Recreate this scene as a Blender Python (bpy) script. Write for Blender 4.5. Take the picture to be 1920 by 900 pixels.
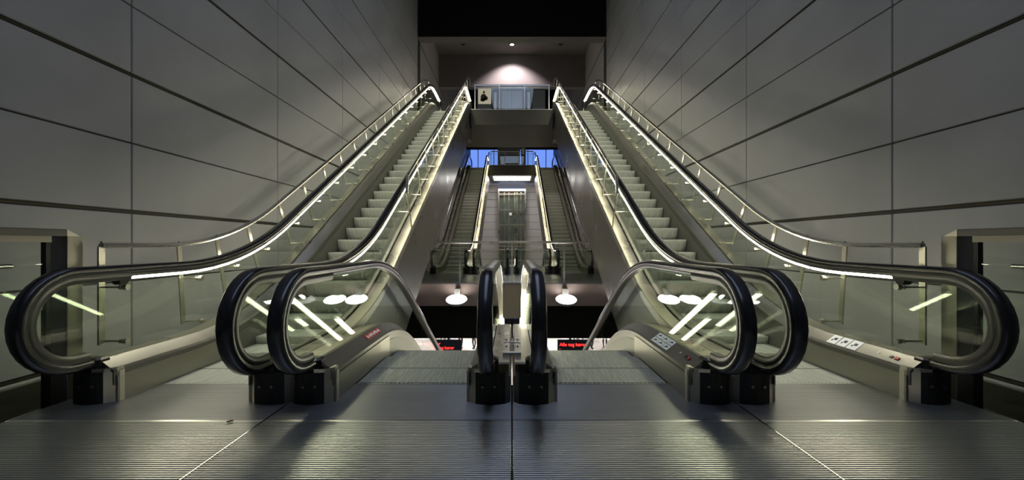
import bpy, math, random
from mathutils import Vector, Matrix
random.seed(7)
for o in list(bpy.data.objects): bpy.data.objects.remove(o)
scene = bpy.context.scene
COL = scene.collection

# ------------------------------------------------------------------ camera, sky, exposure
FPX = 776.0
HC = 1.2
cam_d = bpy.data.cameras.new('camera'); cam = bpy.data.objects.new('camera', cam_d); COL.objects.link(cam)
cam.location = (0, 0, HC); cam.rotation_euler = (math.pi/2, 0, 0)
cam_d.sensor_fit = 'HORIZONTAL'; cam_d.sensor_width = 36.0
cam_d.lens = FPX/1920*36.0
cam_d.shift_x = 0.0
cam_d.shift_y = 8.0/1920
cam_d.clip_start = 0.05; cam_d.clip_end = 300
scene.camera = cam

w = bpy.data.worlds.new('dusk_sky'); scene.world = w; w.use_nodes = True
bg = w.node_tree.nodes['Background']; bg.inputs[0].default_value = (0.23, 0.275, 0.39, 1); bg.inputs[1].default_value = 4.6
vs = scene.view_settings
vs.view_transform = 'Standard'; vs.look = 'None'; vs.gamma = 1.0; vs.use_curve_mapping = False
vs.exposure = 0.2
scene.display_settings.display_device = 'sRGB'
scene.cycles.max_bounces = 8; scene.cycles.diffuse_bounces = 4; scene.cycles.glossy_bounces = 5
scene.cycles.transparent_max_bounces = 32
scene.cycles.sample_clamp_indirect = 6.0

TUBE = 16.5       # strength of the handrail tubes
LAMP = 30.0       # strength of the round floodlights
M30 = math.tan(math.radians(30))

# ------------------------------------------------------------------ materials
def newmat(name):
    m = bpy.data.materials.new(name); m.use_nodes = True
    nt = m.node_tree; b = nt.nodes['Principled BSDF']
    return m, nt, b
def plain(name, col, rough=0.5, metal=0.0, spec=0.5, noise=0.0, nscale=3.0, rnoise=0.0, stretch=None, bump=0.0, bscale=200.0):
    m, nt, b = newmat(name)
    b.inputs['Base Color'].default_value = (*col, 1); b.inputs['Roughness'].default_value = rough
    b.inputs['Metallic'].default_value = metal; b.inputs['Specular IOR Level'].default_value = spec
    if noise or rnoise or bump:
        tc = nt.nodes.new('ShaderNodeTexCoord'); mp = nt.nodes.new('ShaderNodeMapping')
        nt.links.new(tc.outputs['Object'], mp.inputs[0])
        if stretch: mp.inputs['Scale'].default_value = stretch
        n = nt.nodes.new('ShaderNodeTexNoise'); n.inputs['Scale'].default_value = nscale; n.inputs['Detail'].default_value = 4
        nt.links.new(mp.outputs[0], n.inputs[0])
        if noise:
            r = nt.nodes.new('ShaderNodeMapRange'); r.inputs[1].default_value = 0.3; r.inputs[2].default_value = 0.7
            r.inputs[3].default_value = 1-noise; r.inputs[4].default_value = 1+noise
            nt.links.new(n.outputs[0], r.inputs[0])
            mx = nt.nodes.new('ShaderNodeVectorMath'); mx.operation = 'SCALE'; mx.inputs[0].default_value = col
            nt.links.new(r.outputs[0], mx.inputs['Scale']); nt.links.new(mx.outputs[0], b.inputs['Base Color'])
        if rnoise:
            r = nt.nodes.new('ShaderNodeMapRange'); r.inputs[1].default_value = 0.3; r.inputs[2].default_value = 0.7
            r.inputs[3].default_value = rough-rnoise; r.inputs[4].default_value = rough+rnoise
            nt.links.new(n.outputs[0], r.inputs[0]); nt.links.new(r.outputs[0], b.inputs['Roughness'])
        if bump:
            n2 = nt.nodes.new('ShaderNodeTexNoise'); n2.inputs['Scale'].default_value = bscale
            nt.links.new(mp.outputs[0], n2.inputs[0])
            bp = nt.nodes.new('ShaderNodeBump'); bp.inputs['Strength'].default_value = bump; bp.inputs['Distance'].default_value = 0.01
            nt.links.new(n2.outputs[0], bp.inputs['Height']); nt.links.new(bp.outputs[0], b.inputs['Normal'])
    return m
def emit(name, col, s, base=(0.8, 0.8, 0.8)):
    m, nt, b = newmat(name)
    b.inputs['Base Color'].default_value = (*base, 1)
    b.inputs['Emission Color'].default_value = (*col, 1); b.inputs['Emission Strength'].default_value = s
    return m
def glassmat(name, tint, rough=0.0, f0=0.045):
    m = bpy.data.materials.new(name); m.use_nodes = True; nt = m.node_tree; nt.nodes.clear()
    out = nt.nodes.new('ShaderNodeOutputMaterial'); mix = nt.nodes.new('ShaderNodeMixShader')
    tr = nt.nodes.new('ShaderNodeBsdfTransparent'); tr.inputs[0].default_value = (*tint, 1)
    gl = nt.nodes.new('ShaderNodeBsdfGlossy'); gl.inputs['Roughness'].default_value = rough; gl.inputs[0].default_value = (1, 1, 1, 1)
    fc = nt.nodes.new('ShaderNodeLayerWeight'); fc.inputs[0].default_value = 0.5
    pw = nt.nodes.new('ShaderNodeMath'); pw.operation = 'POWER'; pw.inputs[1].default_value = 5.0
    nt.links.new(fc.outputs['Facing'], pw.inputs[0])
    lw = nt.nodes.new('ShaderNodeMath'); lw.operation = 'MULTIPLY_ADD'; lw.inputs[1].default_value = 1-f0; lw.inputs[2].default_value = f0
    nt.links.new(pw.outputs[0], lw.inputs[0])
    nt.links.new(lw.outputs[0], mix.inputs[0]); nt.links.new(tr.outputs[0], mix.inputs[1]); nt.links.new(gl.outputs[0], mix.inputs[2])
    nt.links.new(mix.outputs[0], out.inputs[0])
    return m
def stepmat():
    m, nt, b = newmat('step_aluminium')
    b.inputs['Base Color'].default_value = (0.48, 0.50, 0.46, 1); b.inputs['Metallic'].default_value = 0.35; b.inputs['Roughness'].default_value = 0.5
    tc = nt.nodes.new('ShaderNodeTexCoord'); wv = nt.nodes.new('ShaderNodeTexWave'); wv.bands_direction = 'X'
    wv.inputs['Scale'].default_value = 1/0.0095/3.14159/2*3.14159/1.0
    nt.links.new(tc.outputs['Object'], wv.inputs[0])
    bp = nt.nodes.new('ShaderNodeBump'); bp.inputs['Strength'].default_value = 0.5; bp.inputs['Distance'].default_value = 0.006
    nt.links.new(wv.outputs[1], bp.inputs['Height']); nt.links.new(bp.outputs[0], b.inputs['Normal'])
    n = nt.nodes.new('ShaderNodeTexNoise'); mp = nt.nodes.new('ShaderNodeMapping'); mp.inputs['Scale'].default_value = (60, 4, 4)
    nt.links.new(tc.outputs['Object'], mp.inputs[0]); nt.links.new(mp.outputs[0], n.inputs[0]); n.inputs['Scale'].default_value = 1.0
    r = nt.nodes.new('ShaderNodeMapRange'); r.inputs[1].default_value = .3; r.inputs[2].default_value = .7; r.inputs[3].default_value = .75; r.inputs[4].default_value = 1.2
    mx = nt.nodes.new('ShaderNodeVectorMath'); mx.operation = 'SCALE'; mx.inputs[0].default_value = (0.48, 0.50, 0.46)
    nt.links.new(n.outputs[0], r.inputs[0]); nt.links.new(r.outputs[0], mx.inputs['Scale']); nt.links.new(mx.outputs[0], b.inputs['Base Color'])
    return m
MT = dict(
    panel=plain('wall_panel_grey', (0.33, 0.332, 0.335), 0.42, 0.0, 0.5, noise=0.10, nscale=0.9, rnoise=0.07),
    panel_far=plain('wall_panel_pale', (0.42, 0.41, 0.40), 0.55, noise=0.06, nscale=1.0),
    joint=plain('wall_joint_dark', (0.015, 0.015, 0.014), 0.7),
    jointsteel=plain('joint_channel_bronze', (0.10, 0.085, 0.05), 0.5, 0.8),
    concrete=plain('smooth_concrete', (0.19, 0.178, 0.172), 0.75, noise=0.08, nscale=1.2),
    beam=plain('dark_beam_paint', (0.008, 0.008, 0.007), 0.9, 0, 0.1),
    steel=plain('brushed_steel', (0.58, 0.55, 0.47), 0.30, 0.95, noise=0.06, nscale=2.0, rnoise=0.06),
    decksteel=plain('deck_steel', (0.29, 0.28, 0.24), 0.34, 0.9, noise=0.07, nscale=2.5, rnoise=0.07),
    brightsteel=plain('polished_steel', (0.75, 0.74, 0.72), 0.18, 1.0),
    profile=plain('profile_satin_steel', (0.12, 0.118, 0.115), 0.30, 0.9),
    truss=plain('truss_steel_cladding', (0.23, 0.22, 0.20), 0.32, 0.85, noise=0.08, nscale=1.2, rnoise=0.07),
    innerdeck=plain('inner_deck_steel', (0.18, 0.177, 0.165), 0.36, 0.95, noise=0.04, nscale=2.0, rnoise=0.05),
    skirt=plain('skirt_dark_steel', (0.16, 0.16, 0.14), 0.42, 0.6),
    rubber=plain('handrail_rubber', (0.008, 0.008, 0.010), 0.24, 0.0, 0.9),
    black=plain('black_plastic', (0.006, 0.006, 0.006), 0.38, 0.0, 0.4),
    glass=glassmat('balustrade_glass', (0.93, 0.96, 0.92)),
    clear=glassmat('clear_acrylic', (0.96, 0.96, 0.95)),
    tube=emit('fluorescent_tube', (1.0, 0.935, 0.70), TUBE),
    tube_dim=emit('weaker_tube', (1.0, 0.90, 0.62), 7.0),
    lampdisc=emit('floodlight_glass', (1.0, 0.98, 0.98), LAMP),
    step=stepmat(),
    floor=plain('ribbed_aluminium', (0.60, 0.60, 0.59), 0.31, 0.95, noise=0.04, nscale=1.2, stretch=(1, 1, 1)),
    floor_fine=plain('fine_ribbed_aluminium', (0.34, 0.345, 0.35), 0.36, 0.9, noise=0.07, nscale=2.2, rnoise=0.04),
    bronze=plain('dark_bronze_cladding', (0.060, 0.054, 0.038), 0.55, 0.2),
    bluewin=glassmat('blue_glazing', (0.40, 0.50, 0.72)),
    comb=plain('comb_aluminium', (0.55, 0.56, 0.58), 0.35, 0.9),
    fascia=plain('brown_fascia', (0.20, 0.15, 0.125), 0.45, 0.2),
    white=plain('white_print', (0.85, 0.87, 0.92), 0.35),
    red=plain('red_print', (0.55, 0.02, 0.03), 0.35),
    ink=plain('black_print', (0.02, 0.02, 0.05), 0.5),
    led=emit('red_led', (1.0, 0.02, 0.015), 5.0, (0.1, 0, 0)),
    platform=plain('platform_granite', (0.62, 0.57, 0.54), 0.5, noise=0.12, nscale=2.0),
    poster=emit('poster_added_glow', (0.80, 0.70, 0.54), 0.42, (0.5, 0.45, 0.38)),  # emission added to brighten the cream sheet, no lamp behind it
    posterink=plain('poster_figure', (0.09, 0.085, 0.08), 0.5),
    grey=plain('grey_paint', (0.16, 0.165, 0.17), 0.45),
    skin=plain('skin', (0.55, 0.36, 0.26), 0.5), cloth_dark=plain('dark_cloth', (0.01, 0.01, 0.012), 0.8),
    cloth_grey=plain('grey_cloth', (0.30, 0.29, 0.29), 0.8), hair=plain('brown_hair', (0.05, 0.03, 0.02), 0.6),
    warmtube=emit('warm_strip', (1.0, 0.55, 0.35), 3.0), whitetube=emit('white_tube', (1, 0.98, 0.95), 9.0),
    spot=emit('downlight_bulb', (1.0, 0.92, 0.97), 60.0),
    butt=plain('cigarette_paper', (0.7, 0.3, 0.1), 0.8),
)

def frosted():
    m = bpy.data.materials.new('beige_frosted_acrylic'); m.use_nodes = True; nt = m.node_tree; nt.nodes.clear()
    out = nt.nodes.new('ShaderNodeOutputMaterial'); a = nt.nodes.new('ShaderNodeMixShader'); a.inputs[0].default_value = .55
    d = nt.nodes.new('ShaderNodeBsdfDiffuse'); d.inputs[0].default_value = (.75, .68, .56, 1)
    t = nt.nodes.new('ShaderNodeBsdfTranslucent'); t.inputs[0].default_value = (.85, .76, .62, 1)
    nt.links.new(d.outputs[0], a.inputs[1]); nt.links.new(t.outputs[0], a.inputs[2]); nt.links.new(a.outputs[0], out.inputs[0])
    return m
MT['frost'] = frosted()

# ------------------------------------------------------------------ mesh helpers
class MB:
    def __init__(s): s.v = []; s.f = []; s.mi = []
    def add(s, vs, fs, mi=0):
        n = len(s.v); s.v += [tuple(v) for v in vs]; s.f += [tuple(i+n for i in f) for f in fs]; s.mi += [mi]*len(fs); return s
    def box(s, x0, x1, y0, y1, z0, z1, mi=0):
        x0, x1 = min(x0, x1), max(x0, x1); y0, y1 = min(y0, y1), max(y0, y1); z0, z1 = min(z0, z1), max(z0, z1)
        return s.add([(x0,y0,z0),(x1,y0,z0),(x1,y1,z0),(x0,y1,z0),(x0,y0,z1),(x1,y0,z1),(x1,y1,z1),(x0,y1,z1)],
                     [(0,3,2,1),(4,5,6,7),(0,1,5,4),(1,2,6,5),(2,3,7,6),(3,0,4,7)], mi)
    def bbox(s, x0, x1, y0, y1, z0, z1, c=0.004):   # box with chamfered upright and top edges
        x0, x1 = min(x0, x1), max(x0, x1); y0, y1 = min(y0, y1), max(y0, y1)
        def ring(d, z): return [(x0+d,y0+c,z),(x0+c,y0+d,z),(x1-c,y0+d,z),(x1-d,y0+c,z),(x1-d,y1-c,z),(x1-c,y1-d,z),(x0+c,y1-d,z),(x0+d,y1-c,z)]
        rs = [ring(c*.7, z0), ring(0, z0+c), ring(0, z1-c), ring(c*.7, z1)]
        return s.loft(rs)
    def loft(s, rings, closed=True, caps=True):
        n = len(rings[0]); vs = [p for r in rings for p in r]; fs = []
        for i in range(len(rings)-1):
            for j in range(n if closed else n-1):
                a = i*n+j; b = i*n+(j+1) % n
                fs.append((a, b, b+n, a+n))
        if caps:
            fs.append(tuple(range(n-1, -1, -1))); fs.append(tuple(range((len(rings)-1)*n, len(rings)*n)))
        return s.add(vs, fs)
    def tube(s, pts, r, n=8):
        pts = [Vector(p) for p in pts]; rings = []
        for i, p in enumerate(pts):
            t = (pts[min(i+1, len(pts)-1)]-pts[max(i-1, 0)]).normalized()
            a = Vector((1, 0, 0)) if abs(t.x) < .9 else Vector((0, 0, 1))
            u = t.cross(a).normalized(); v = t.cross(u)
            rr = r[i] if isinstance(r, (list, tuple)) else r
            rings.append([p+u*rr*math.cos(2*math.pi*k/n)+v*rr*math.sin(2*math.pi*k/n) for k in range(n)])
        return s.loft(rings)
    def sheet(s, a, b, thick, mat=0):   # strip between two polylines (y,z) at x range
        pass
    def build(s, name, mat, parent=None, smooth=False, angle=35, off=(0, 0, 0)):
        me = bpy.data.meshes.new(name)
        me.from_pydata([(v[0]-off[0], v[1]-off[1], v[2]-off[2]) for v in s.v], [], s.f)
        mats = mat if isinstance(mat, (list, tuple)) else [mat]
        for m in mats: me.materials.append(MT[m] if isinstance(m, str) else m)
        if len(mats) > 1: me.polygons.foreach_set('material_index', s.mi)
        me.validate(); 
        import bmesh
        bm = bmesh.new(); bm.from_mesh(me); bmesh.ops.recalc_face_normals(bm, faces=bm.faces); 
        if smooth:
            for f in bm.faces: f.smooth = True
            for e in bm.edges:
                if len(e.link_faces) == 2 and e.calc_face_angle(0) > math.radians(angle): e.smooth = False
        bm.to_mesh(me); bm.free()
        o = bpy.data.objects.new(name, me); COL.objects.link(o)
        if parent is not None: o.parent = parent
        return o
def tag(o, label=None, cat=None, group=None, kind=None):
    if label: o['label'] = label
    if cat: o['category'] = cat
    if group: o['group'] = group
    if kind: o['kind'] = kind
    return o
def thing(name, label, cat, loc=(0, 0, 0), group=None):
    o = bpy.data.objects.new(name, None); COL.objects.link(o); o.location = loc; o.empty_display_size = 0.2
    return tag(o, label, cat, group)
def link_copy(src, name, parent, loc=None):
    c = src.copy(); COL.objects.link(c); c.name = name; c.parent = parent
    if loc is not None: c.location = loc
    return c
def text_mesh(name, body, size, mat, parent, loc, rot, depth=0.002):
    cu = bpy.data.curves.new(name, 'FONT'); cu.body = body; cu.size = size; cu.extrude = depth; cu.resolution_u = 3
    to = bpy.data.objects.new(name+'_tmp', cu); COL.objects.link(to)
    dg = bpy.context.evaluated_depsgraph_get()
    me = bpy.data.meshes.new_from_object(to.evaluated_get(dg)); bpy.data.objects.remove(to)
    me.materials.clear(); me.materials.append(MT[mat])
    o = bpy.data.objects.new(name, me); COL.objects.link(o); o.parent = parent; o.location = loc; o.rotation_euler = rot
    return o

# ------------------------------------------------------------------ setting: walls
XW = 4.0; GAP = 0.012
YJ = [-6.42+2.7*i for i in range(9)]   # upright joints, -6.42 .. 15.18
YJ = [1.64-2.7*3, 1.64-2.7*2, 1.64-2.7, 1.64, 4.34, 7.04, 9.74, 12.44, 15.14, 17.5]
ZJ = [0.10+0.72*i for i in range(-2, 17)]
UPZ = 6.55; LOWZ = -6.4
def panel_mesh(w, h, mat, c=0.006):
    b = MB(); b.add([(0,0,0),(0,w,0),(0,w,h),(0,0,h),(.014,c,c),(.014,w-c,c),(.014,w-c,h-c),(.014,c,h-c)],
                    [(4,5,6,7),(0,1,5,4),(1,2,6,5),(2,3,7,6),(3,0,4,7)])
    return b
def side_wall(side):
    s = -1 if side == 'left' else 1
    wall = MB().box(s*XW, s*(XW+.4), -6.6, 40, -1.7, 13.2).build('wall_'+side, 'joint'); tag(wall, kind='structure')
    cache = {}
    for i in range(len(YJ)-1):
        for j in range(len(ZJ)-1):
            thick_lo = (j % 2 == 0); thick_hi = ((j+1) % 2 == 0)
            y0 = YJ[i]+GAP/2; y1 = YJ[i+1]-GAP/2
            z0 = ZJ[j]+(0.020 if thick_lo else GAP/2); z1 = ZJ[j+1]-(0.020 if thick_hi else GAP/2)
            key = (round(y1-y0, 3), round(z1-z0, 3))
            if key not in cache:
                o = panel_mesh(y1-y0, z1-z0, 'panel').build('wall_panel', 'panel', wall); cache[key] = o
            else: o = link_copy(cache[key], 'wall_panel', wall)
            # mesh faces +x; turn for the right wall
            if s < 0: o.location = (-XW, y0, z0)
            else: o.location = (XW, y1, z0); o.rotation_euler = (0, 0, math.pi)
    for j in range(0, len(ZJ), 2):   # channel in the wide joints
        MB().box(s*(XW-.003), s*(XW+.004), YJ[0], 17.5, ZJ[j]-.004, ZJ[j]+.004).build('joint_channel', 'jointsteel', wall)
    # pale panels in the concourse bay beyond the beam and the far hall
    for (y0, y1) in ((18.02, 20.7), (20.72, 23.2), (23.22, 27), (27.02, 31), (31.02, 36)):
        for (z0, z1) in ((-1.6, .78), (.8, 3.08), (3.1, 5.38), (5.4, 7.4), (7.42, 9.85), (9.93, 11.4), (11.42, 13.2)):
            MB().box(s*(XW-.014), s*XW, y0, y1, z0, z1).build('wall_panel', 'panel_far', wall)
    return wall
side_wall('left'); side_wall('right')
# rear wall behind the viewer and far end
o = MB().box(-4.4, 4.4, -6.9, -6.6, LOWZ, 13.2).build('wall_rear', 'concrete'); tag(o, kind='structure')
# cross beams of the upper concourse
o = MB().box(-4, 4, 17.5, 18.0, 9.97, 13.2).build('trim_1', ['beam']); tag(o, kind='structure')
o2 = MB().box(-4, 4, 17.49, 18.0, 9.955, 9.97).build('beam_soffit', 'concrete', o)
o = MB().box(-4, 4, 22.5, 22.9, 9.75, 13.2).build('trim_2', 'concrete'); tag(o, kind='structure')
o = MB().box(-4, 4, 18.0, 22.5, 11.5, 11.7).build('ceiling', 'concrete'); tag(o, kind='structure')
o = MB().box(-4.4, 4.4, 10.5, 17.5, 13.2, 13.5).build('ceiling_hall', 'beam'); tag(o, kind='structure')
for s_ in (-1, 1): MB().box(s_*1.7, s_*4.4, -6.9, 10.5, 13.2, 13.5).build('added_skylight_mask', 'concrete', o)  # unseen slabs added to narrow the sky opening and shape its light
o = MB().box(-4.4, 4.4, 22.9, 36.8, 13.2, 13.5).build('ceiling_far_hall', 'beam'); tag(o, kind='structure')
# upper concourse slab
def bridge(name, y0, y1, z, depth, hx):
    b = MB().box(-hx, hx, y0, y1, z-depth, z-.02).build(name, 'bronze'); tag(b, kind='structure')
    MB().box(-hx-.0, hx, y0-.02, y1, z-.02, z).build('edge_strip', 'steel', b)
    return b
UPY = 16.4
brg = bridge('floor_concourse', UPY, 20.2, UPZ, .62, 1.62)
MB().box(-4, -1.62, 16.9, 20.2, UPZ-.62, UPZ).build('side_bay', 'bronze', brg)
MB().box(1.62, 4, 16.9, 20.2, UPZ-.62, UPZ).build('side_bay', 'bronze', brg)

# landing: slab, four ribbed plates, edge kerbs
LAND0 = -0.9
def ribbed(x0, x1, y0, y1, pitch, h):
    b = MB(); pr = []
    y = y0; pr.append((y0, -.03)); pr.append((y0, 0))
    n = int((y1-y0)/pitch)
    for i in range(n):
        ya = y0+i*pitch
        pr += [(ya, -h), (ya+pitch*.08, -h*.12), (ya+pitch*.16, 0), (ya+pitch*.58, 0), (ya+pitch*.66, -h*.12), (ya+pitch*.74, -h)]
    pr += [(y1, 0), (y1, -.03)]
    return b.loft([[(x0, p[0], p[1]) for p in pr], [(x1, p[0], p[1]) for p in pr]], closed=True, caps=False)
def landing(dy, near=True):
    slab = MB().box(-3.45, 3.45, LAND0+dy, 3.62+dy, -.35, -.031).build('floor' if near else 'floor_landing', 'joint'); tag(slab, kind='structure')
    for xa, xb in ((-3.42, -1.697), (-1.683, -.008), (.008, 1.683), (1.697, 3.42)):
        if near:
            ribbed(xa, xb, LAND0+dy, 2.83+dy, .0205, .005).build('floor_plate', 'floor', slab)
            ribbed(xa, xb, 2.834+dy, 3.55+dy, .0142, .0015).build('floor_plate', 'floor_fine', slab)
        else:
            MB().box(xa, xb, LAND0+dy, 3.55+dy, -.03, 0).build('floor_plate', 'floor_fine', slab)
    for x in (-3.43, -1.69, -.0065, .0065, 1.69, 3.43):
        wj = .002 if abs(x) < .1 else .004
        MB().box(x-wj, x+wj, LAND0+dy, 3.1+dy, -.03, .002).build('joint_strip', 'brightsteel', slab)
    for s in (-1, 1):
        MB().box(s*3.45, s*3.985, LAND0+dy, 16.9 if near else 30, -.45, -.30).build('gutter', 'beam', slab)
        MB().box(s*3.93, s*3.985, LAND0+dy, 16.9 if near else 30, -.30, .06).build('gutter_edge', 'decksteel', slab)
    return slab
slab = landing(0)
DY = 13.7
fslab = landing(DY, False)
MB().box(-3.98, 3.98, LAND0+DY-.05, LAND0+DY-.002, -.70, -.031).build('fascia', 'fascia', fslab)
MB().box(-.95, .95, LAND0+DY-.065, LAND0+DY-.05, -.66, -.10).build('fascia_plate', 'truss', fslab)
MB().box(-3.98, 3.98, LAND0+DY+.32, LAND0+DY+.6, -1.78, -.70).build('under_beam', 'beam', fslab)
MB().box(-3.98, 3.98, LAND0+DY-.09, LAND0+DY-.0, -.031, .0).build('edge_strip', 'truss', fslab)

# lower platform level
o = MB().box(-9, 9, -6.9, 50, LOWZ-.3, LOWZ).build('floor_platform', 'platform'); tag(o, kind='structure')
o = MB().box(-9.3, -9, -6.9, 50, LOWZ, -1.7).build('wall_platform_left', 'panel_far'); tag(o, kind='structure')
o = MB().box(9, 9.3, -6.9, 50, LOWZ, -1.7).build('wall_platform_right', 'panel_far'); tag(o, kind='structure')
for s in (-1, 1):
    o = MB().box(s*4, s*9.3, -6.9, 50, -1.9, -1.7).build('ceiling_platform', 'beam'); tag(o, kind='structure')

# ------------------------------------------------------------------ escalators
Y0E = 3.1
HH = 1.03; RN = 0.38; YN = 3.0
class Path:
    def __init__(s, up, rise):
        s.m = M30 if up else -M30; s.y1 = 4.9 if up else 5.14; s.y2 = s.y1+rise/M30
        s.T1 = .95 if up else .75; s.T2 = .75 if up else .95
        s.yend = s.y2+1.9
    def z(s, y):
        def bl(t, T): return 0 if t < -T else (t if t > T else (t+T)**2/(4*T))
        return s.m*(bl(y-s.y1, s.T1)-bl(y-s.y2, s.T2))
    def slope(s, y): return (s.z(y+.005)-s.z(y-.005))/.01
    def ys(s, a, b, fine=.13):
        out = [a]
        y = a
        while y < b-1e-6:
            near = min(abs(y-s.y1)-s.T1, abs(y-s.y2)-s.T2)
            flat = y < s.y1-s.T1-.01
            y2 = y+(fine if near < .15 else .8)
            for k in (s.y1-s.T1, s.y1+s.T1, s.y2-s.T2, s.y2+s.T2):
                if y+1e-4 < k < y2: y2 = k
            y = min(y2, b)
            if b-y < .02: y = b
            out.append(y)
        return out
def hand_path(p, n=14):
    zt = p.z(p.yend)
    pts = [(3.22, HH-2*RN)]
    for k in range(n+1):
        a = math.radians(270-180*k/n); pts.append((YN+RN*math.cos(a), HH-RN+RN*math.sin(a)))
    pts += [(y, p.z(y)+HH) for y in p.ys(YN, p.yend)[1:-1]]
    for k in range(n+1):
        a = math.radians(90-180*k/n); pts.append((p.yend+RN*math.cos(a), zt+HH-RN+RN*math.sin(a)))
    pts.append((p.yend-.22, zt+HH-2*RN))
    return pts
def sweep(pts, sec, x, closed=True):   # sec: (dx, n) ; n along outward normal
    rings = []
    pts = [q for k, q in enumerate(pts) if k == 0 or math.hypot(q[0]-pts[k-1][0], q[1]-pts[k-1][1]) > 1e-4]
    for i, (y, z) in enumerate(pts):
        a = pts[max(i-1, 0)]; b = pts[min(i+1, len(pts)-1)]
        ty, tz = b[0]-a[0], b[1]-a[1]; L = math.hypot(ty, tz); ty /= L; tz /= L
        rings.append([(x+dx, y-tz*n, z+ty*n) for dx, n in sec])
    return MB().loft(rings, closed)
HSEC = [(-.034, 0), (-.045, -.008), (-.051, -.022), (-.051, -.045), (-.042, -.060), (.042, -.060), (.051, -.045), (.051, -.022), (.045, -.008), (.034, 0), (.0, .004)]
PSEC = [(-.034, -.058), (-.040, -.075), (-.040, -.10), (-.030, -.122), (.030, -.122), (.040, -.10), (.040, -.075), (.034, -.058)]
PSEC2 = [(-.032, -.058), (-.038, -.068), (-.036, -.094), (.036, -.094), (.038, -.068), (.032, -.058)]
TSEC = [(-.036, -.092), (-.042, -.098), (-.042, -.108), (-.034, -.114), (.034, -.114), (.042, -.108), (.042, -.098), (.036, -.092)]
GL_JOINTS = [4.27]
def vstrip(p, ys, sec, x):      # section given as (dx, dz) above the base path, swept along it
    return MB().loft([[(x+dx, y, p.z(y)+dz) for dx, dz in sec] for y in ys], True)

_step_cache = {}
def step_mesh(up):
    # riser faces the lower side; local origin at the nose, tread runs +y for an up flight
    pr = [(0.0, -.012), (.004, 0), (.415, 0), (.415, -.03), (.14, -.06)]
    rz = [(.105, -.225), (.075, -.195), (.045, -.15), (.022, -.10), (.006, -.05), (0, -.03)]
    pr = pr+rz
    d = 1 if up else -1
    return MB().loft([[(-.492, q[0]*d, q[1]) for q in pr], [(.492, q[0]*d, q[1]) for q in pr]], True)

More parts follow.
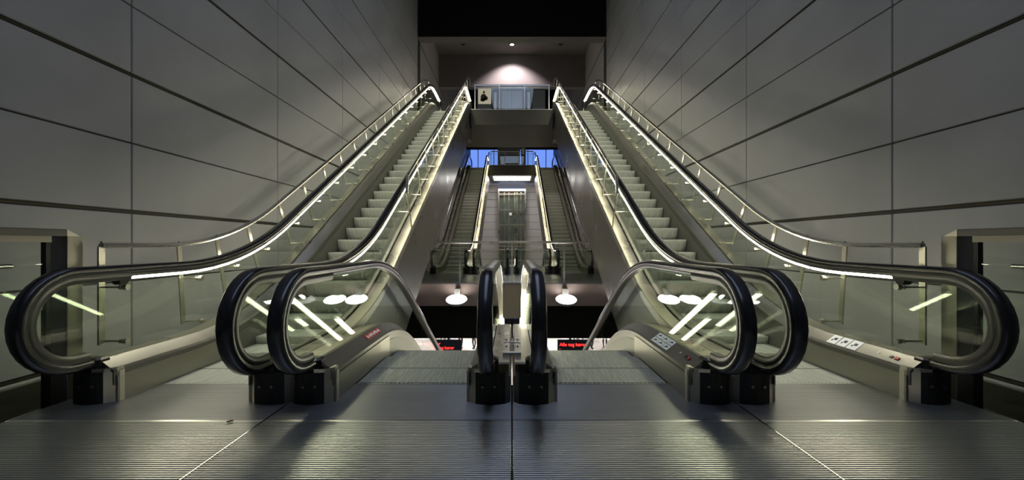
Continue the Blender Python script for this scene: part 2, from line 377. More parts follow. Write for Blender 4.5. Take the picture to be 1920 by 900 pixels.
def escalator(name, label, cx, up, rise, dy=0.0, step_to=None, group=None, far=False):
    p = Path(up, rise)
    root = thing(name, label, 'escalator', (cx, Y0E+dy, 0), group)
    off = (0, Y0E, 0)
    B = lambda mb, nm, mat, par, sm=False: mb.build(nm, mat, par, sm, off=off)
    hp = hand_path(p, 8 if far else 16)
    fine = .35 if far else .16
    sides = []
    for s in (-1, 1):
        hx = .67*s
        i = -s       # towards the steps
        ysd = p.ys(3.14, p.yend+.2, fine)
        dk = vstrip(p, ysd, [(i*.012, .315), (i*.05, .325), (i*.142, .255), (i*.160, .235), (i*.160, .13), (i*.150, .13), (i*.150, .225), (i*.04, .30), (i*.012, .30)], hx)
        bal = B(dk, 'balustrade_deck', 'innerdeck', root)
        od = vstrip(p, ysd, [(-i*.012, .305), (-i*.155, .305), (-i*.162, .295), (-i*.162, .20), (-i*.150, .20), (-i*.150, .29), (-i*.012, .29)], hx)
        B(od, 'outer_deck', 'steel', bal)
        # skirt: steel at the entry, dark along the flight
        B(vstrip(p, p.ys(3.16, 4.55, fine), [(i*.170, .20), (i*.170, -.3), (i*.150, -.3), (i*.150, .20)], hx), 'entry_skirt', 'decksteel', bal)
        B(vstrip(p, p.ys(4.555, p.yend+.1, fine), [(i*.168, .155), (i*.168, -.3), (i*.150, -.3), (i*.150, .155)], hx), 'skirt_panel', 'skirt', bal)
        # handrail, profile, tubes
        B(sweep(hp, HSEC, hx), 'handrail', 'rubber', bal, True)
        na = 8 if far else 16
        B(sweep([(3.09, HH-2*RN)]+hp[1:na+2]+[(3.42, HH)], PSEC, hx), 'newel_profile', 'profile', bal, True)
        mid = [(3.42, HH)]+[q for q in hp[na+2:-(na+2)] if q[0] > 3.45]+[(p.yend, p.z(p.yend)+HH)]
        B(sweep(mid, PSEC2 if up else [(q[0], max(q[1], -.080)) for q in PSEC2], hx), 'rail_profile', 'profile', bal, True)
        B(sweep(hp[-(na+2):], PSEC, hx), 'newel_profile', 'profile', bal, True)
        # tubes under the profile
        L = .93; y = 3.42; k = 0
        ymax = p.yend+.0
        if far and up and s*cx > 0: y = ymax          # the far flights carry tubes on the inner side only
        if not up: y = (6.8 if cx < 0 else 5.9) if s*cx < 0 else ymax     # the descending pair is lit on its centre side only
        while y < ymax:
            c = math.cos(math.atan(p.slope(y+.4)))
            y2 = min(y+L*c, ymax)
            if not far or True:
                ys = p.ys(y+.02, y2-.02, .2)
                tb = sweep([(q, p.z(q)+HH) for q in ys], TSEC, hx)
                B(tb, 'light_tube', 'tube' if not far else 'tube_dim', bal, True)
            y = y2; k += 1
        if up:
            cpm = MB().tube([(hx-.034, 3.36, HH-.118), (hx+.034, 3.36, HH-.118)], .042, 16)
            B(cpm, 'tube_cap', 'black', bal, True)
        # glass
        ang = 10
        nn = [(YN+.270*math.cos(math.radians(a)), HH-RN+.270*math.sin(math.radians(a))) for a in [270-180*k/ang for k in range(ang+1)]]
        def pane(outline):
            return MB().loft([[(hx-.006, q[0], q[1]) for q in outline], [(hx+.006, q[0], q[1]) for q in outline]], True)
        def strip_pane(ya, yb):
            ys = p.ys(ya, yb, fine)
            rings = []
            for q in ys: rings.append([(hx-.006, q, p.z(q)+.29), (hx+.006, q, p.z(q)+.29), (hx+.006, q, p.z(q)+HH-.085), (hx-.006, q, p.z(q)+HH-.085)])
            return MB().loft(rings)
        ol = [(3.0, .30)]+nn+[(4.262, p.z(4.262)+HH-.112), (4.262, p.z(4.262)+.30)]
        B(pane(ol), 'glass_panel', 'glass', bal)
        ya = 4.27
        while ya < p.yend-.1:
            yb = min(ya+1.36, p.yend)
            if p.yend-yb < .5: yb = p.yend
            B(strip_pane(ya+.003, yb-.003), 'glass_panel', 'glass', bal); ya = yb
        zt = p.z(p.yend)
        ol = [(p.yend, zt+.30), (p.yend, zt+HH-.112)]+[(p.yend+.270*math.cos(math.radians(a)), zt+HH-RN+.270*math.sin(math.radians(a))) for a in [90-180*k/ang for k in range(ang+1)]]
        B(pane(ol), 'glass_panel', 'glass', bal)
        # newel foot: black inlet box with a curved front, steel end piece with mitred lip
        x0, x1 = hx-i*.125, hx+i*.10
        fr = []
        for k in range(7):
            t = k/6; fr.append((x0+(x1-x0)*t, 3.115-.028*math.sin(math.pi*t)))
        foot = [(q[0], q[1]) for q in fr]+[(x1, 3.5), (x0, 3.5)]
        nb = B(MB().loft([[(q[0], q[1], .0) for q in foot], [(q[0], q[1], .235) for q in foot]]), 'newel_base', 'black', bal)
        ic = [(hx-.072, 3.20), (hx-.072, 3.13), (hx-.05, 3.105), (hx+.05, 3.105), (hx+.072, 3.13), (hx+.072, 3.20)]
        B(MB().loft([[(q[0], q[1], .2) for q in ic], [(q[0], q[1], .325) for q in ic], [(hx+(q[0]-hx)*.7, 3.2+(q[1]-3.2)*.7, .338) for q in ic]]), 'handrail_inlet', 'black', bal)
        for ex in (-.045, .045):
            sc = MB().tube([(hx+ex, 3.094, .135), (hx+ex, 3.082, .135)], .009, 10)
            B(sc, 'screw', 'truss', nb)
        ec = [(hx+i*.10, 3.118), (hx+i*.172, 3.175), (hx+i*.172, 3.215), (hx+i*.10, 3.215)]
        ecm = B(MB().loft([[(q[0], q[1], 0) for q in ec], [(q[0], q[1], .235) for q in ec]]), 'end_cap', 'steel', bal)
        oc = [(hx-i*.125, 3.118), (hx-i*.162, 3.15), (hx-i*.162, 3.5), (hx-i*.125, 3.5)]
        B(MB().loft([[(q[0], q[1], 0) for q in oc], [(q[0], q[1], .235) for q in oc]]), 'end_cap', 'decksteel', bal)
        lp = [(hx+i*.03, 3.10), (hx+i*.11, 3.115), (hx+i*.162, 3.165), (hx+i*.162, 3.22), (hx+i*.03, 3.22)]
        B(MB().loft([[(q[0], q[1], .236) for q in lp], [(q[0], q[1], .262) for q in lp]]), 'end_lip', 'steel', bal)
        # side cladding of the truss, in lengths
        xs = hx-i*.160
        ya = 3.55
        while ya < p.y2+1.2:
            yb = min(ya+2.45, p.y2+1.2)
            if p.y2+1.2-yb < .6: yb = p.y2+1.2
            ys = p.ys(ya+.003, yb-.003, fine)
            rings = [[(xs, q, p.z(q)+.20), (xs, q, p.z(q)-1.12), (xs+i*.02, q, p.z(q)-1.12), (xs+i*.02, q, p.z(q)+.20)] for q in ys]
            B(MB().loft(rings), 'side_panel', 'truss', bal)
            ya = yb
    # bottom cladding
    ys = p.ys(3.56, p.y2+1.2, .3)
    B(MB().loft([[(-.80, q, p.z(q)-1.10), (.80, q, p.z(q)-1.10), (.80, q, p.z(q)-1.08), (-.80, q, p.z(q)-1.08)] for q in ys]), 'truss_soffit', 'truss', root)
    # comb and steps
    teeth = MB().box(-.492, .492, 3.55, 3.565, -.03, .003)
    for k in range(27 if not far else 0):
        tx = -.48+k*.0365
        teeth.box(tx, tx+.006, 3.565, 3.60, -.03, .001)
    B(teeth, 'comb_plate', 'comb', root)
    B(MB().box(-.49, .49, p.yend-.45, p.yend+.4, p.z(p.yend)-.03, p.z(p.yend)).add([], []), 'top_plate', 'comb', root)
    sm = step_mesh(up).build('step', 'step', root, True, 30); first = True
    # nose positions by arc length along the base path
    pitch = 0.427
    y = 3.60 if up else 3.60+.415; ys = []
    if up: y = 3.575
    acc = 0; yy = y; target = 0
    tot = 0
    ymax = step_to or p.yend-.45
    while yy < ymax:
        if acc >= target-1e-9:
            ys.append(yy); target += pitch
        d = .002; acc += math.hypot(d, p.z(yy+d)-p.z(yy)); yy += d
    for q in ys:
        if first: o = sm; first = False
        else: o = link_copy(sm, 'step', root)
        o.location = (0, q-Y0E, p.z(q)-.002)
    return root, p

def up_label(side, which): return which
esc = {}
esc['ul'] = escalator('escalator', 'leftmost near escalator, rising along the left panelled wall', -2.51, True, UPZ, group='escalators at the near landing')
esc['ur'] = escalator('escalator', 'rightmost near escalator, rising along the right panelled wall', 2.51, True, UPZ, group='escalators at the near landing')
esc['dl'] = escalator('escalator', 'near descending escalator left of centre, red sticker on its deck', -.845, False, -LOWZ, step_to=9.0, group='escalators at the near landing')
esc['dr'] = escalator('escalator', 'near descending escalator right of centre, white pictogram stickers on its deck', .845, False, -LOWZ, step_to=9.0, group='escalators at the near landing')
FUP = 6.8
escalator('escalator', 'small far escalator rising left of the glass lift shaft', -2.51, True, FUP, DY, group='escalators at the far landing', far=True)
escalator('escalator', 'small far escalator rising right of the glass lift shaft', 2.51, True, FUP, DY, group='escalators at the far landing', far=True)
escalator('escalator', 'far descending escalator behind the railing, just left of the lift shaft', -.845, False, -LOWZ, DY, step_to=6.5, group='escalators at the far landing', far=True)
escalator('escalator', 'far descending escalator behind the railing, just right of the lift shaft', .845, False, -LOWZ, DY, step_to=6.5, group='escalators at the far landing', far=True)

# ------------------------------------------------------------------ tubular safety railings beside the rising escalators
def railing(label, p, s, xr, xg, y_first, ys_post, dy, outer, far=False):
    root = thing('safety_railing', label, 'railing', (s*xr, Y0E+dy, 0), 'steel railings beside the rising escalators')
    off = (s*xr, Y0E, 0)
    RH = 1.19 if outer else 1.27
    def nrm(y):
        m = p.slope(y); L = math.hypot(1, m); return (-m/L, 1/L)
    yend = p.y2+.35
    ys = p.ys(y_first, yend, .16)
    pts = [(s*xr, y, p.z(y)+RH) for y in ys]
    n = nrm(y_first)
    if outer: lead = [(s*xr, y_first, p.z(y_first)+.42), (s*xr, y_first, p.z(y_first)+RH-.004)]
    else:
        b0 = (y_first+.0, p.z(y_first)+RH)
        lead = [(s*xr, b0[0]-.03, b0[1]-.45), (s*xr, b0[0]-.05, b0[1]-.29)]
    r = .025
    rl = MB()
    if outer:
        MB.tube(rl, pts, r, 8)
    else:
        MB.tube(rl, [lead[1]]+pts[0:], r, 8)
    end = [(s*xr, yend, p.z(yend)+RH), (s*xr, yend+.06, p.z(yend)+RH-.05), (s*xr, yend+.08, p.z(yend)+RH-.25)]
    MB.tube(rl, end, r, 8)
    rail = rl.build('rail', 'brightsteel', root, True, off=off)
    for k, y in enumerate(ys_post):
        n = nrm(y)
        top = (y, p.z(y)+RH-.01)
        if k == 0 and not outer: top = (lead[1][1], lead[1][2])
        ln = .80*(1 if abs(n[0]) < .1 else .86)
        hw = .026
        t = (n[1], -n[0])
        def at(d, e): return (top[0]-n[0]*d+t[0]*e, top[1]-n[1]*d+t[1]*e)
        ring = lambda d: [(s*xr-.007, *at(d, -hw)), (s*xr+.007, *at(d, -hw)), (s*xr+.007, *at(d, hw)), (s*xr-.007, *at(d, hw))]
        post = MB().loft([ring(0), ring(ln)]).build('post', 'steel', root, off=off)
        for d in (.33, ln-.03):
            q = at(d, 0); g = -1 if outer else 1
            rod = MB().tube([(s*xr, *q), (s*(xg-.03 if outer else xg+.03), *q)], .009, 6)
            xa = xg-.010 if outer else xg+.010; xb = xg-.045 if outer else xg+.04
            rod.tube([(s*xa, *q), (s*xb, *q)], .024, 12)
            rod.tube([(s*(xg+.010 if outer else xg-.010), *q), (s*(xg+.02 if outer else xg-.02), *q)], .020, 10)
            rod.build('glass_clamp', 'steel', post, True, off=off)
        if not far:
            bl = MB().tube([(s*xr, top[0], top[1]+.01), (s*xr, top[0]+n[0]*.03, top[1]+n[1]*.045)], [.009, .007], 6)
            bl.build('rail_bolt', 'brightsteel', rail, True, off=off)
    return root
pu = esc['ul'][1]
posts_o = [3.38, 4.17, 4.7, 5.25, 5.95]+[6.64+.7*i for i in range(14)]
posts_i = [6.70+.68*i for i in range(14)]
for s, nm in ((-1, 'left'), (1, 'right')):
    railing('slim steel railing between the %s wall and the near escalator, running up the flight' % nm, pu, s, 3.355, 3.18, 3.38, posts_o, 0, True)
    railing('slim steel railing on the inner edge of the near %s escalator' % nm, pu, s, 1.69, 1.84, 6.70, posts_i, 0, False)
pf = Path(True, FUP)
for s, nm in ((-1, 'left'), (1, 'right')):
    railing('tiny steel railing on the wall side of the far %s escalator' % nm, pf, s, 3.355, 3.18, 3.38, posts_o, DY, True, True)
    railing('tiny steel railing on the inner edge of the far %s escalator' % nm, pf, s, 1.69, 1.84, 6.70, posts_i, DY, False, True)

# ------------------------------------------------------------------ glass barriers at the landing sides
for s, nm in ((-1, 'left'), (1, 'right')):
    x = 3.47
    t = thing('glass_barrier', 'steel-framed glass barrier at the %s edge of the near landing' % nm, 'barrier', (s*x, 1.2, 0), 'glass barriers at the landing sides')
    off = (s*x, 1.2, 0)
    MB().bbox(s*(x-.03), s*(x+.12), LAND0, 3.20, 1.262, 1.315, .004).build('top_rail', 'profile', t, off=off)
    MB().box(s*(x+.0), s*(x+.09), LAND0, 3.12, 1.215, 1.262).build('glazing_channel', 'truss', t, off=off)
    MB().add([(s*(x-.03),3.20,1.262),(s*(x+.12),3.20,1.262),(s*(x+.12),3.30,1.262),(s*(x-.03),3.30,1.262),(s*(x-.03),3.20,1.315),(s*(x+.12),3.20,1.315)],
             [(0,1,2,3),(4,5,1,0),(4,0,3),(5,1,2),(4,3,2,5)]).build('mitred_end', 'steel', t, off=off)
    MB().bbox(s*(x-.03), s*(x+.12), 3.20, 3.32, -.3, 1.262, .003).build('post', 'decksteel', t, off=off)
    MB().box(s*(x+.035), s*(x+.047), LAND0, 3.13, -.25, 1.22).build('pane', 'glass', t, off=off)
    MB().box(s*(x+.02), s*(x+.06), 3.10, 3.13, -.25, 1.215).build('pane_edge', 'black', t, off=off)
    w = thing('wall_handrail', 'short polished steel handrail bar on the %s wall behind the barrier' % nm, 'handrail', (s*3.93, 1.5, 1.03), 'wall handrails')
    offw = (s*3.93, 1.5, 1.03)
    MB().tube([(s*3.90, LAND0, 1.03), (s*3.90, 3.22, 1.03)], .02, 12).build('bar', 'brightsteel', w, True, off=offw)
    for yy in (0.2, 1.6, 3.0):
        MB().tube([(s*3.90, yy, 1.02), (s*3.94, yy, .98), (s*3.988, yy, .98)], .009, 8).build('bracket', 'steel', w, True, off=offw)

# ------------------------------------------------------------------ acrylic guard between the centre handrails
g = thing('acrylic_guard', 'clear upright acrylic guard between the two centre handrails', 'guard', (0, 3.36, .305))
off = (0, 3.36, .305)
MB().bbox(-.074, .074, 3.355, 3.365, .34, .60, .003).build('guard_pane', 'clear', g, off=off)
MB().bbox(-.074, .074, 3.355, 3.365, .603, .88, .003).build('frosted_pane', 'frost', g, off=off)
MB().box(-.074, .074, 3.352, 3.368, .880, .890).build('pane_edge', 'white', g, off=off)
for zz in (.360, .414):
    hp_ = MB().bbox(-.07, .07, 3.345, 3.354, zz, zz+.03, .003).build('hinge_leaf', 'clear', g, off=off)
    for xx in (-.045, .045):
        MB().tube([(xx, 3.346, zz+.015), (xx, 3.337, zz+.015)], .007, 10).build('bolt', 'truss', hp_, off=off)
MB().tube([(-.07, 3.347, .408), (.07, 3.347, .402)], .006, 8).build('hinge_pin', 'steel', g, True, off=off)
MB().bbox(-.075, .075, 3.335, 3.375, .306, .330, .004).build('base_strip', 'steel', g, off=off)

# ------------------------------------------------------------------ railings at landing edges (far landing, upper bridge, far bridge)
def edge_rail(name, label, y, z, hx, posts, h, rails, bottom=.06):
    t = thing(name, label, 'railing', (0, y, z)); off = (0, y, z)
    MB().bbox(-hx, hx, y-.03, y+.05, z+h-.07, z+h, .004).build('top_rail', 'steel', t, off=off)
    for r in rails: MB().box(-hx, hx, y-.012, y+.012, z+r-.012, z+r+.012).build('mid_rail', 'steel', t, off=off)
    xs = sorted(posts)
    for x in xs: MB().box(x-.022, x+.022, y-.025, y+.025, z, z+h-.05).build('post', 'steel', t, off=off)
    e = [-hx]+[x for x in xs if abs(x) < hx-.05]+[hx]
    for a, b in zip(e[:-1], e[1:]): MB().box(a+.03, b-.03, y-.005, y+.005, z+bottom, z+(rails[0] if rails else h-.06)-.02).build('pane', 'glass', t, off=off)
    return t
edge_rail('landing_railing', 'steel and glass railing across the near edge of the far landing', LAND0+DY+.05, 0, 3.3, [-3.2, -1.62, 0, 1.62, 3.2], 1.30, [1.03])
edge_rail('bridge_railing', 'steel and glass railing of the upper bridge between the escalator tops', UPY+.05, UPZ, 1.50, [-1.47, -.50, .50, 1.47], 1.0, [.86])
edge_rail('bridge_railing', 'tiny railing of the far upper bridge against the blue window', 29.3, FUP, 1.52, [-1.5, -.5, .5, 1.5], 1.0, [.8])

# ------------------------------------------------------------------ upper concourse items
pz = UPZ
pb = thing('poster_board', 'cream poster with a dark seated figure behind the upper bridge railing', 'poster', (-1.31, 19.8, pz)); off = (-1.31, 19.8, pz)
MB().box(-1.66, -.98, 19.8, 19.9, pz, pz+2.12).build('frame', 'grey', pb, off=off)
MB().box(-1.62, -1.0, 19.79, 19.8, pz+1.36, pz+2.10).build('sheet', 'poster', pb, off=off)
fig = MB()
ell = lambda cx, cz, rx, rz, n=14: [(cx+rx*math.cos(2*math.pi*k/n), cz+rz*math.sin(2*math.pi*k/n)) for k in range(n)]
for cx, cz, rx, rz in ((-1.36, pz+1.68, .14, .17), (-1.25, pz+1.63, .1, .1), (-1.34, pz+1.92, .05, .06), (-1.40, pz+1.55, .12, .08)):
    e = ell(cx, cz, rx, rz); fig.loft([[(q[0], 19.79, q[1]) for q in e], [(q[0], 19.787, q[1]) for q in e]])
fig.build('printed_figure', 'posterink', pb, off=off)
lt = thing('lift_housing', 'dark glazed lift housing behind the middle of the upper bridge railing', 'lift', (.05, 19.9, pz)); off = (.05, 19.9, pz)
MB().box(-.62, .62, 19.85, 20.15, pz, pz+2.2).build('body', 'grey', lt, off=off)
MB().box(-.50, -.02, 19.84, 19.85, pz, pz+2.0).build('door', 'truss', lt, off=off)
MB().box(.0, .5, 19.84, 19.85, pz, pz+2.0).build('door', 'truss', lt, off=off)
MB().box(-.62, .62, 19.83, 19.85, pz+2.1, pz+2.2).build('lintel', 'steel', lt, off=off)
for x, nm in ((-.80, 'left'), (.80, 'right')):
    o = MB().bbox(x-.06, x+.06, 19.85, 19.95, pz, pz+1.95, .01).build('white_post', 'white'); tag(o, 'pale upright post %s of the upper lift housing' % nm, 'post', 'posts by the upper lift')
o = MB().bbox(.98, 1.6, 19.85, 19.95, pz, pz+2.05, .01).build('dark_screen', 'grey'); tag(o, 'plain dark screen behind the right end of the upper bridge railing', 'screen')
# recessed ceiling lamps
for x, lit, nm in ((-2.5, False, 'unlit recessed ceiling lamp left of the lit one, above the bridge'), (0, True, 'lit recessed ceiling lamp above the upper bridge'), (2.5, False, 'unlit recessed ceiling lamp right of the lit one, above the bridge')):
    t = thing('ceiling_lamp', nm, 'lamp', (x, 21.3, 11.5), 'recessed ceiling lamps'); off = (x, 21.3, 11.5)
    MB().tube([(x, 21.3, 11.50), (x, 21.3, 11.47)], [.16, .15], 20).build('trim_ring', 'grey', t, True, off=off)
    MB().tube([(x, 21.3, 11.475), (x, 21.3, 11.462)], [.10, .08], 16).build('bulb', 'spot' if lit else 'black', t, True, off=off)
    if lit:
        L = bpy.data.lights.new('ceiling_lamp_light', 'SPOT'); L.energy = 900; L.color = (1, .84, .86); L.spot_size = math.radians(110); L.spot_blend = .6; L.shadow_soft_size = .08
        lo = bpy.data.objects.new('ceiling_lamp_light', L); COL.objects.link(lo); lo.parent = t; lo.location = (0, 0, -.08); lo.rotation_euler = (math.radians(18), 0, 0)

# ------------------------------------------------------------------ floodlights on the far fascia
FY = LAND0+DY
for x, nm in ((-3.5, 'round floodlight seen through glass, furthest left on the brown fascia'), (-1.66, 'round floodlight on the brown fascia just left of the centre handrails'),
              (1.62, 'round floodlight on the brown fascia just right of the centre handrails'), (3.5, 'round floodlight seen through glass, furthest right on the brown fascia')):
    t = thing('floodlight', nm, 'lamp', (x, FY-.42, -.45), 'round floodlights on the far fascia'); off = (0, 0, 0)
    R = Matrix.Rotation(math.radians(-28), 3, 'X')     # disc normal tips toward the landing
    def ringp(r, h, n=28): return [tuple(R @ Vector((r*math.cos(2*math.pi*k/n), r*math.sin(2*math.pi*k/n)*1.0, h))) for k in range(n)]
    Rm = Matrix.Rotation(math.radians(20), 3, 'X'); R = Rm
    MB().loft([ringp(.10, -.16), ringp(.22, -.12), ringp(.31, -.04), ringp(.33, .0), ringp(.31, .004)]).build('reflector', 'grey', t, True, off=off)
    MB().loft([ringp(.305, .004), ringp(.30, .014), ringp(.16, .03), ringp(.01, .034)]).build('lens', 'lampdisc', t, True, off=off)
    MB().box(-.09, .09, .14, .33, .10, .30).build('bracket', 'steel', t, off=off)

# ------------------------------------------------------------------ hanging displays below
def display(label, x0, x1, pole_x, lines):
    y = 15.0; zt = -2.28; zb = -2.72
    t = thing('train_display', label, 'display', ((x0+x1)/2, y, zb), 'hanging train displays'); off = ((x0+x1)/2, y, zb)
    MB().bbox(x0, x1, y, y+.16, zb, zt, .01).build('housing', 'black', t, off=off)
    MB().box(pole_x-.03, pole_x+.03, y+.05, y+.11, zt, -1.75).build('hanger', 'black', t, off=off)
    for (body, size, lx, lz) in lines:
        text_mesh('led_text', body, size, 'led', t, (lx-off[0], -.006, lz-zb), (math.pi/2, 0, 0))
    return t
display('hanging black train display with two red lines, left of the centre handrails', -3.75, -1.83, -2.32, [('Alle tog kører', .15, -3.46, -2.45), ('Alle tog kører', .15, -2.96, -2.60)])
display('hanging black train display with red lettering, right of the centre handrails', 1.66, 3.5, 2.12, [('Alle tog kører', .17, 1.72, -2.49), ('.', .17, 1.72, -2.60)])

# ------------------------------------------------------------------ people on the platform
def person(label, loc, rz, top, flip=1):
    t = thing('person', label, 'person', loc, 'people on the lower platform'); t.rotation_euler = (0, 0, rz)
    V = []; E = []; Rr = []
    def n(p, r, par=None):
        V.append(p); Rr.append(r); k = len(V)-1
        if par is not None: E.append((par, k))
        return k
    pel = n((0, 0, .95), (.15, .11)); w_ = n((0, 0, 1.10), (.14, .10), pel); ch = n((0, 0, 1.32), (.17, .12), w_); nk = n((0, 0, 1.48), (.06, .06), ch)
    hd = n((0, -.02, 1.60), (.085, .10), nk); n((0, -.02, 1.70), (.07, .085), hd)
    for s in (-1, 1):
        h = n((s*.10, 0, .88), (.085, .09), pel); k = n((s*.11, -.03*s*flip, .48), (.06, .065), h); a = n((s*.11, .06*s*flip, .09), (.042, .045), k); n((s*.13, .06*s*flip-.15, .04), (.04, .035), a)
        sh = n((s*.19, 0, 1.38), (.06, .06), ch); el = n((s*.25, .03, 1.10), (.045, .045), sh); wr = n((s*.24, -.10, .90), (.032, .032), el); n((s*.23, -.15, .82), (.035, .02), wr)
    me = bpy.data.meshes.new('body'); me.from_pydata(V, E, [])
    o = bpy.data.objects.new('body_tmp', me); COL.objects.link(o)
    md = o.modifiers.new('s', 'SKIN'); sv = me.skin_vertices[0].data
    for i, r in enumerate(Rr): sv[i].radius = r
    sv[0].use_root = True
    m2 = o.modifiers.new('d', 'SUBSURF'); m2.levels = 2
    dg = bpy.context.evaluated_depsgraph_get(); ev = bpy.data.meshes.new_from_object(o.evaluated_get(dg)); bpy.data.objects.remove(o)
    ev.materials.clear()
    for m in ('skin', top, 'cloth_dark'): ev.materials.append(MT[m])
    for f in ev.polygons:
        c = f.center; f.use_smooth = True
        f.material_index = 0 if (c.z > 1.47 or (abs(c.x) > .17 and .5 < c.z < .91)) else (1 if c.z > .97 or abs(c.x) > .2 and c.z > .9 else 2)
    b = bpy.data.objects.new('body', ev); COL.objects.link(b); b.parent = t
    MB().loft([[(.09*math.cos(a)*q, -.01+.11*math.sin(a)*q, z) for a in [k*math.pi/5 for k in range(10)]] for z, q in ((1.62, 1.0), (1.68, 1.08), (1.74, .95), (1.78, .5))]).build('hair', 'hair', t, True)
    return t
person('person in grey jacket and dark trousers on the platform, left', (-3.75, 30.2, LOWZ), .6, 'cloth_grey')
person('person in black clothes beside the centre handrail, on the platform', (-2.75, 30.0, LOWZ), -.8, 'cloth_dark', -1)
person('person in dark clothes on the platform, right', (6.35, 30.2, LOWZ), .4, 'cloth_dark')
# upright posts and ticket machines on the platform
for s, nm in ((-1, 'left'), (1, 'right')):
    t = thing('ticket_gate', 'row of grey uprights on the bright platform, %s side' % nm, 'gate', (s*5.3, 33, LOWZ), 'uprights on the platform'); off = (s*5.3, 33, LOWZ)
    for k, (dx, wd) in enumerate(((-.75, .06), (-.55, .05), (-.35, .12), (-.05, .2), (.35, .10), (.6, .05), (.8, .05))):
        MB().box(s*5.3+dx-wd/2, s*5.3+dx+wd/2, 33, 33.1, LOWZ, LOWZ+2.4).build('upright', 'grey' if wd > .08 else 'steel', t, off=off)
    MB().box(s*5.3-.85, s*5.3+.85, 33.0, 33.1, LOWZ+2.4, LOWZ+2.5).build('header', 'steel', t, off=off)

# ------------------------------------------------------------------ far end: lift shaft wall, bridge, blue window
o = MB().box(-4, 4, 33.5, 33.8, LOWZ, 5.5).build('wall_back', 'joint'); tag(o, kind='structure')
z = -3.0
while z < 5.4:
    for a, b in ((-3.98, -1.10), (1.10, 3.98)): MB().box(a, b, 33.46, 33.5, z+.012, z+.588).build('wall_panel', 'panel_far', o)
    z += .6
t = thing('lift_shaft', 'tall glass lift shaft with steel cross bars at the far end', 'lift shaft', (0, 33.3, 0)); off = (0, 33.3, 0)
for x in (-1.06, 1.06): MB().box(x-.05, x+.05, 33.0, 33.3, LOWZ, 5.6).build('corner_post', 'steel', t, off=off)
for zz in (-1.2, -.1, 1.05, 2.75, 3.95, 5.2): MB().box(-1.05, 1.05, 33.0, 33.06, zz-.04, zz+.04).build('cross_bar', 'steel', t, off=off)
for x in (-.62, -.25, .22, .40, .72): MB().box(x-.05, x+.05, 33.35, 33.42, LOWZ, 5.4).build('guide_rail', 'steel', t, off=off)
MB().box(-1.0, 1.0, 33.43, 33.46, LOWZ, 5.4).build('shaft_back', 'grey', t, off=off)
MB().box(-1.0, 1.0, 33.02, 33.03, LOWZ, 5.5).build('shaft_glass', 'glass', t, off=off)
MB().box(-.80, .55, 33.0, 33.05, 5.45, 5.58).build('sign_strip', 'warmtube', t, off=off)
MB().box(-.22, -.02, 32.985, 33.0, 3.5, 3.72).build('level_sign', 'white', t, off=off)
fb = bridge('floor_far_bridge', 29.2, 33.5, FUP, .72, 1.62)
MB().box(-4, -1.62, 30.2, 36.5, FUP-.7, FUP).build('side_bay', 'concrete', fb); MB().box(1.62, 4, 30.2, 36.5, FUP-.7, FUP).build('side_bay', 'concrete', fb)
MB().box(-1.62, 1.62, 33.5, 36.5, FUP-.7, FUP).build('rear_bay', 'concrete', fb)
t = thing('louvre_light', 'bright row of white louvre lights under the far bridge', 'lamp', (0, 30.6, FUP-.72)); off = (0, 30.6, FUP-.72)
for k in range(22):
    x = -1.30+k*2.6/21
    MB().box(x-.04, x+.04, 29.75, 31.4, FUP-.77, FUP-.73).build('louvre_tube', 'whitetube', t, off=off)
MB().box(-1.45, 1.45, 29.6, 31.6, FUP-.73, FUP-.72).build('tray', 'brightsteel', t, off=off)
t = thing('upper_lift_housing', 'grey lift housing on the far bridge before the blue window', 'lift', (0, 31.5, FUP)); off = (0, 31.5, FUP)
MB().box(-1.08, .62, 31.4, 33.0, FUP, FUP+2.6).build('body', 'grey', t, off=off)
MB().box(.68, 1.05, 31.5, 31.7, FUP, FUP+2.5).build('call_panel', 'truss', t, off=off)
MB().box(.75, .93, 31.48, 31.5, FUP+1.25, FUP+1.7).build('notice', 'white', t, off=off)
# end wall above the window band, glazed band with mullions
o = MB().box(-4.4, 4.4, 36.5, 36.8, 9.6, 15).build('wall_end', 'beam'); tag(o, kind='structure')
wn = MB().box(-4, 4, 36.6, 36.62, FUP, 9.6).build('window_1', 'bluewin'); tag(wn, kind='structure')
for x in (-3.0, -1.6, 1.4, 3.0): MB().box(x-.03, x+.03, 36.5, 36.6, FUP, 9.6).build('mullion', 'grey', wn)

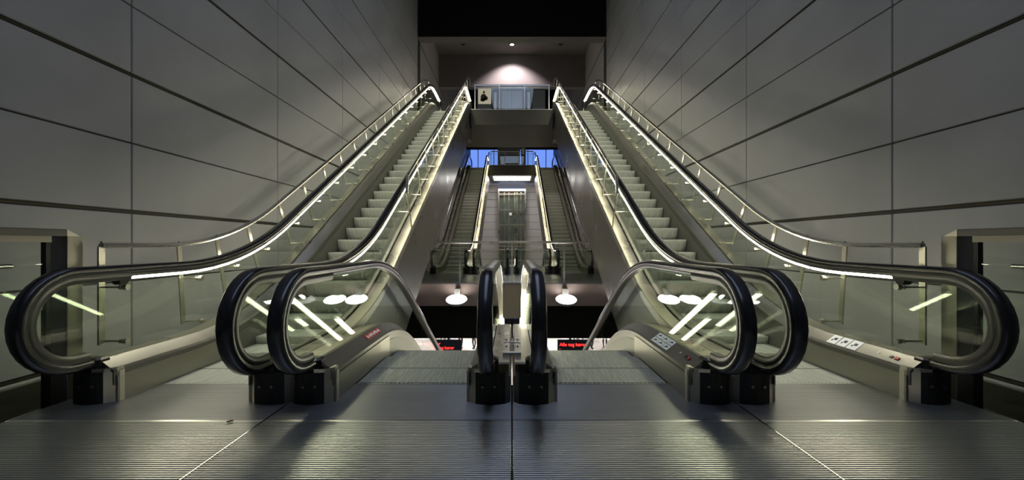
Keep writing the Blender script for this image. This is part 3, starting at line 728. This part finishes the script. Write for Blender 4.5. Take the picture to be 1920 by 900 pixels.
# ------------------------------------------------------------------ stickers, buttons and small marks on the entry decks
def deck_pt(cx, side, u, y):   # point on the sloping inner deck face; u 0 glass edge .. 1 inner edge
    i = -side; hx = cx+.67*side
    return Vector((hx+i*(.05+.092*u), y, .326-.07*u))
def sticker(parent, cx, side, y0, y1, u0, u1, name, mat, lift=.002, z=None):
    pts = [deck_pt(cx, side, u0, y0), deck_pt(cx, side, u1, y0), deck_pt(cx, side, u1, y1), deck_pt(cx, side, u0, y1)]
    i = -side; nn = Vector((i*.07, 0, .092)).normalized()*lift
    me = MB().add([tuple(p+nn) for p in pts]+[tuple(p) for p in pts], [(0,1,2,3),(0,4,5,1),(1,5,6,2),(2,6,7,3),(3,7,4,0)])
    o = me.build(name, mat, parent, off=tuple(parent.location))
    return o
def pictos(key, cx, side, ys, us):
    root = esc[key][0]
    for (a, b) in ys:
        for (u0, u1) in us:
            sticker(root, cx, side, a, b, u0, u1, 'pictogram_sticker', 'white')
            m = (a+b)/2; um = (u0+u1)/2; d = (b-a)*.22; du = (u1-u0)*.2
            sticker(root, cx, side, m-d, m+d*.4, um-du, um+du*.3, 'pictogram', 'ink', .004)
            sticker(root, cx, side, m+d*.5, m+d, um+du*.2, um+du, 'pictogram', 'ink', .004)
pictos('dr', .845, 1, ((3.68, 3.81), (3.82, 3.95), (3.96, 4.09)), ((.0, .47), (.53, 1.0)))
pictos('ur', 2.51, 1, ((3.67, 3.775), (3.785, 3.89), (3.90, 4.005)), ((.02, .98),))
rl = esc['dl'][0]
sticker(rl, -.845, -1, 4.02, 4.42, .25, .80, 'red_sticker', 'red')
for k in range(9):
    a = 4.05+k*.04; sticker(rl, -.845, -1, a, a+.022+.008*(k % 2), .36+.1*(k % 3 == 1), .68-.06*(k % 2), 'white_lettering', 'white', .004)
for key, cx in (('dr', .845), ('ur', 2.51)):
    r = esc[key][0]
    sticker(r, cx, 1, 3.29, 3.325, .45, .68, 'stop_button', 'red', .006); sticker(r, cx, 1, 3.345, 3.37, .45, .65, 'key_switch', 'black', .004)
    sticker(r, cx, 1, 3.47, 3.485, .45, .6, 'maker_mark', 'white', .002)
o = MB().tube([(-1.915, 2.775, .009), (-1.885, 2.80, .009)], .0055, 8).build('cigarette_butt', 'butt', None, True); tag(o, 'orange cigarette butt lying on the ribbed floor plate', 'cigarette')

# ------------------------------------------------------------------ platform lights below (fixtures under the far landing)
for y in (24.0, 31.0, 38.0):
    for x in (-4.5, 4.5):
        t = thing('platform_lamp', 'ceiling lamp over the lower platform, %s side, %s of three' % ('left' if x < 0 else 'right', {24: 'nearest', 31: 'middle', 38: 'furthest'}[int(y)]), 'lamp', (x, y, -1.75), 'platform ceiling lamps')
        MB().box(-.5, .5, -1.5, 1.5, -.26, -.16).build('housing', 'grey', t)
        L = bpy.data.lights.new('platform_lamp_light', 'AREA'); L.shape = 'RECTANGLE'; L.size = .9; L.size_y = 2.8; L.energy = 420; L.color = (1, .93, .9)
        lo = bpy.data.objects.new('platform_lamp_light', L); COL.objects.link(lo); lo.parent = t; lo.location = (0, 0, -.28)
